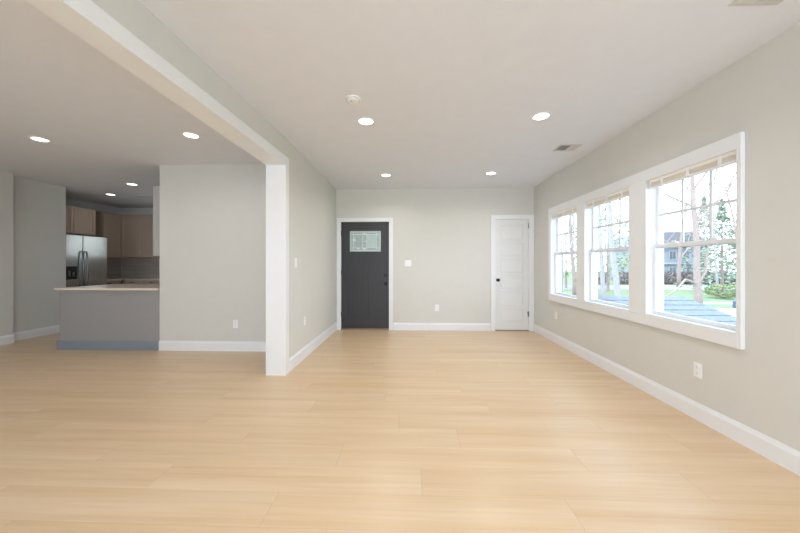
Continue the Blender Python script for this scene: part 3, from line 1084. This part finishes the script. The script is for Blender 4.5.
def tree(name, label, x, y, h, r0, seed, barkm, lean=(0, 0), spread=1.0, depth=5, fork=None, group=None, first=0.25, nb=9):
    rnd = random.Random(seed)
    root = thing(name, label, 'tree', (x, y, GZ), group)
    tb, bb = MB(), MB()
    pts, rad = [], []
    p = Vector((x, y, GZ - .05))
    n = 10
    d = Vector((lean[0], lean[1], 1)).normalized()
    for i in range(n + 1):
        pts.append(p.copy())
        rad.append(r0 * (1.25 if i == 0 else 1.0 - .80 * (i / n)))
        d = (d + Vector((rnd.uniform(-.06, .06), rnd.uniform(-.06, .06), .05))).normalized()
        p = p + d * (h / n)
    tb.tube(pts, rad, 10)

    def grow(p, d, L, r, lv):
        k = 4
        ps, rs = [p.copy()], [r]
        q, dd = p.copy(), d.copy()
        for i in range(k):
            dd = (dd + Vector((rnd.uniform(-.22, .22), rnd.uniform(-.22, .22), rnd.uniform(-.05, .22)))).normalized()
            q = q + dd * (L / k)
            ps.append(q.copy())
            rs.append(r * (1 - .8 * (i + 1) / k) + .003)
        bb.tube(ps, rs, 5 if lv < 2 else 3)
        if lv < depth:
            m = rnd.randint(2, 4)
            for j in range(m):
                t = rnd.randint(1, k)
                a = (dd if t == k else (ps[t] - ps[t - 1]).normalized())
                side = Vector((rnd.uniform(-1, 1), rnd.uniform(-1, 1), rnd.uniform(-.3, .8)))
                nd = (a + side * .75 * spread).normalized()
                grow(ps[t], nd, L * rnd.uniform(.5, .75), max(rs[t] * .75, .006), lv + 1)
    for i in range(nb):
        f = first + (1 - first) * (i + .5) / nb
        t = f * n
        a = int(min(t, n - 1))
        pp = pts[a].lerp(pts[a + 1], t - a)
        ang = i * 2.4 + rnd.uniform(-.5, .5)
        nd = Vector((math.cos(ang), math.sin(ang), rnd.uniform(.25, .8))).normalized()
        grow(pp, nd, h * .42 * (1.1 - f * .6), r0 * .45 * (1.15 - f), 1)
    if fork:
        for (z, pl, rr) in fork:
            ps = [Vector(v) for v in pl]
            bb.tube(ps, [rr * (1 - .6 * i / (len(ps) - 1)) for i in range(len(ps))], 8)
    part(tb, 'trunk', barkm, root, smooth=True)
    part(bb, 'branches', barkm, root)
    return root


def wpos(px, Z):
    """world xy of image column px at depth Z in front of the camera"""
    ps = math.atan(10.5 / F_PX)
    u = (px - 400) / F_PX
    return ((math.cos(ps) * u - math.sin(ps)) * Z, (math.sin(ps) * u + math.cos(ps)) * Z)


G = 'bare trees outside the windows'
x, y = wpos(699, 16.2)
tree('bare_tree', 'bare tree with thick pinkish trunk in the middle of the nearest window', x, y, 13, .17, 3, M['bark'], lean=(.02, .02), depth=5, group=G, first=.35, nb=10,
     fork=[(0, [(x, y, .2), (x - .6, y + .1, .45), (x - 1.3, y - .1, -.15), (x - 2.0, y - .3, -.45)], .075),
           (0, [(x, y, .3), (x + .35, y, .9), (x + .55, y + .1, 2.0), (x + .9, y + .2, 3.4)], .075)])
x, y = wpos(620, 15)
tree('bare_tree', 'bare tree with pale straight trunk seen through the middle window', x, y, 12, .15, 8, M['bark2'], depth=5, group=G, first=.3)
x, y = wpos(561, 21)
tree('bare_tree', 'bare tree seen through the farthest window', x, y, 12, .16, 12, M['bark2'], depth=4, group=G, first=.25)
spec = [(604, 19, 13, .14, 21, 'slender bare tree left of the pale trunk in the middle window'),
        (652, 27, 14, .12, 31, 'bare tree in front of the blue grey house'),
        (717, 27, 12, .10, 41, 'bare tree right of the thick pinkish trunk'),
        (575, 26, 13, .18, 51, 'bare tree at the right side of the farthest window'),
        (744, 26, 13, .12, 71, 'bare tree at the right edge of the nearest window'),
        (679, 37, 14, .2, 91, 'bare tree across the road behind the nearest trunk')]
for px, Z, h, r0, sd, lb in spec:
    x, y = wpos(px, Z)
    tree('bare_tree', lb, x, y, h, r0, sd, M['bark2'] if sd % 20 == 1 else M['bark'], depth=4, group=G, first=.2)


def leafy(name, label, cat, px, Z, h, w_, seed, m, n, size, shape='cone', z0=0.0, group=None):
    rnd = random.Random(seed)
    x, y = wpos(px, Z)
    root = thing(name, label, cat, (x, y, GZ), group)
    part(MB().tube([(x, y, GZ - .05), (x, y, GZ + h * .9)], [w_ * .05 + .03, .02], 8), 'trunk', M['bark'], root)
    b = MB()
    for i in range(n):
        f = rnd.random()
        if shape == 'cone':
            rr = w_ * (1 - f) * (.35 + .65 * math.sqrt(rnd.random()))
            zz = GZ + z0 + f * (h - z0)
            zz -= .25 * rr
        else:
            th = math.acos(rnd.uniform(-1, 1))
            q = rnd.uniform(.6, 1) ** .5
            rr = w_ * math.sin(th) * q
            zz = GZ + z0 + (h - z0) * (.5 + .5 * math.cos(th) * q)
        a = rnd.uniform(0, 2 * PI)
        c = Vector((x + rr * math.cos(a), y + rr * math.sin(a), zz))
        d1 = Vector((rnd.gauss(0, 1), rnd.gauss(0, 1), rnd.gauss(0, .6))).normalized() * size * rnd.uniform(.6, 1.3)
        d2 = d1.orthogonal().normalized() * size * .4
        d2.rotate(Matrix.Rotation(rnd.uniform(0, 6.28), 3, d1.normalized()))
        vs = [b.bm.verts.new(v) for v in (c - d1, c - d2, c + d1, c + d2)]
        b.bm.faces.new(vs)
    o = part(b, 'foliage', m, root)
    return root

G = 'green trees beyond the road'
leafy('evergreen_tree', 'pale green evergreen right of the thick pinkish trunk', 'tree', 722, 30, 9.0, 2.6, 1, M['needles'], 1100, .22, group=G)
leafy('evergreen_tree', 'evergreen behind the upper part of the thick pinkish trunk', 'tree', 704, 47, 13, 3.4, 2, M['needles'], 900, .32, group=G)
leafy('leafing_tree', 'yellow green budding tree filling the middle window', 'tree', 608, 32, 8, 2.6, 3, M['leaf'], 1100, .18, 'ball', 1.5, group=G)
leafy('evergreen_tree', 'evergreen at the right edge of the nearest window', 'tree', 744, 38, 11, 3.2, 4, M['needles'], 900, .3, group=G)
leafy('leafing_tree', 'yellow green budding tree in the farthest window', 'tree', 566, 36, 7, 2.4, 6, M['leaf'], 900, .18, 'ball', 1.2, group=G)
leafy('round_bush', 'round green and tan bush on the lawn at right', 'bush', 724, 25, 1.15, 1.15, 7, M['leaf'], 1500, .09, 'ball', .05)
for q, px in enumerate((600, 622, 668, 688, 706, 724, 742)):
    leafy('hedge_bush', ['brown hedge bush across the road, leftmost of the row', 'brown hedge bush across the road, second from left',
                         'brown hedge bush in front of the blue grey house',
                         'brown hedge bush behind the thick pinkish trunk', 'brown hedge bush just right of the pinkish trunk',
                         'brown hedge bush across the road above the round bush', 'brown hedge bush at the right edge of the nearest window'][q],
          'bush', px, 43, 1.8, 1.2, 60 + q, M['hedge'], 900, .16, 'ball', .0, group='brown bushes across the road')

# house across the road
hx, hy = wpos(665, 52)
hy = 52.0
r = thing('neighbour_house', 'blue grey two storey house across the road', 'house', (hx, hy + 4, GZ))
W = 5.6
part(MB().box(hx - W, hx + W, hy, hy + 8, GZ, GZ + 5.6), 'walls', M['siding_far'], r)
part(MB().prism([(hx - W - .5, GZ + 5.6), (hx + W + .5, GZ + 5.6), (hx + W - 2.5, GZ + 8), (hx - W + 2.5, GZ + 8)], 1, hy - .5, hy + 8.5), 'roof', M['house_roof'], r)
part(MB().box(hx - W - .3, hx + W + .3, hy - .25, hy, GZ + 2.75, GZ + 3.0), 'belt_trim', M['house_white'], r)
for zz in (.9, 3.5):
    for q in (-.75, -.38, 0, .38, .75):
        xx = hx + q * W
        f = part(MB().box(xx - .6, xx + .6, hy - .06, hy, GZ + zz, GZ + zz + 1.45), 'window_frame', M['house_white'], r)
        POFF[f.name] = POFF[r.name]
        part(MB().box(xx - .47, xx - .04, hy - .08, hy - .06, GZ + zz + .12, GZ + zz + 1.33).box(xx + .04, xx + .47, hy - .08, hy - .06, GZ + zz + .12, GZ + zz + 1.33), 'pane', M['pane_dark'], f)

# parked car at the right edge of the nearest window
cx_, cy_ = wpos(739, 15.2)
cx_ += 3.6
r = thing('parked_car', 'dark blue car parked on the driveway at right', 'car', (cx_, cy_ + .9, GZ + .03))
z = GZ + .03
Lc = 2.2
prof = [(-Lc, .35), (-Lc, .75), (-Lc + .25, .92), (-1.15, 1.0), (-.55, 1.42), (.7, 1.45), (1.45, 1.02), (Lc - .1, .9), (Lc, .7), (Lc, .35)]
part(MB().prism([(cx_ + a, z + c) for a, c in prof], 1, cy_, cy_ + 1.75), 'body', M['car_paint'], r, .06)
wn = [(-1.0, 1.02), (-.5, 1.36), (.66, 1.38), (1.25, 1.04)]
part(MB().prism([(cx_ + a, z + c) for a, c in wn], 1, cy_ - .012, cy_ + 1.762), 'side_windows', M['pane_dark'], r)
for sx_ in (-1.35, 1.35):
    for yy in (cy_ - .02, cy_ + 1.57):
        part(MB().lathe((cx_ + sx_, yy, z + .32), 1, [(.2, 0), (.31, .01), (.32, .05), (.32, .15), (.31, .19), (.2, .2)], 20), 'wheel', M['tyre'], r)
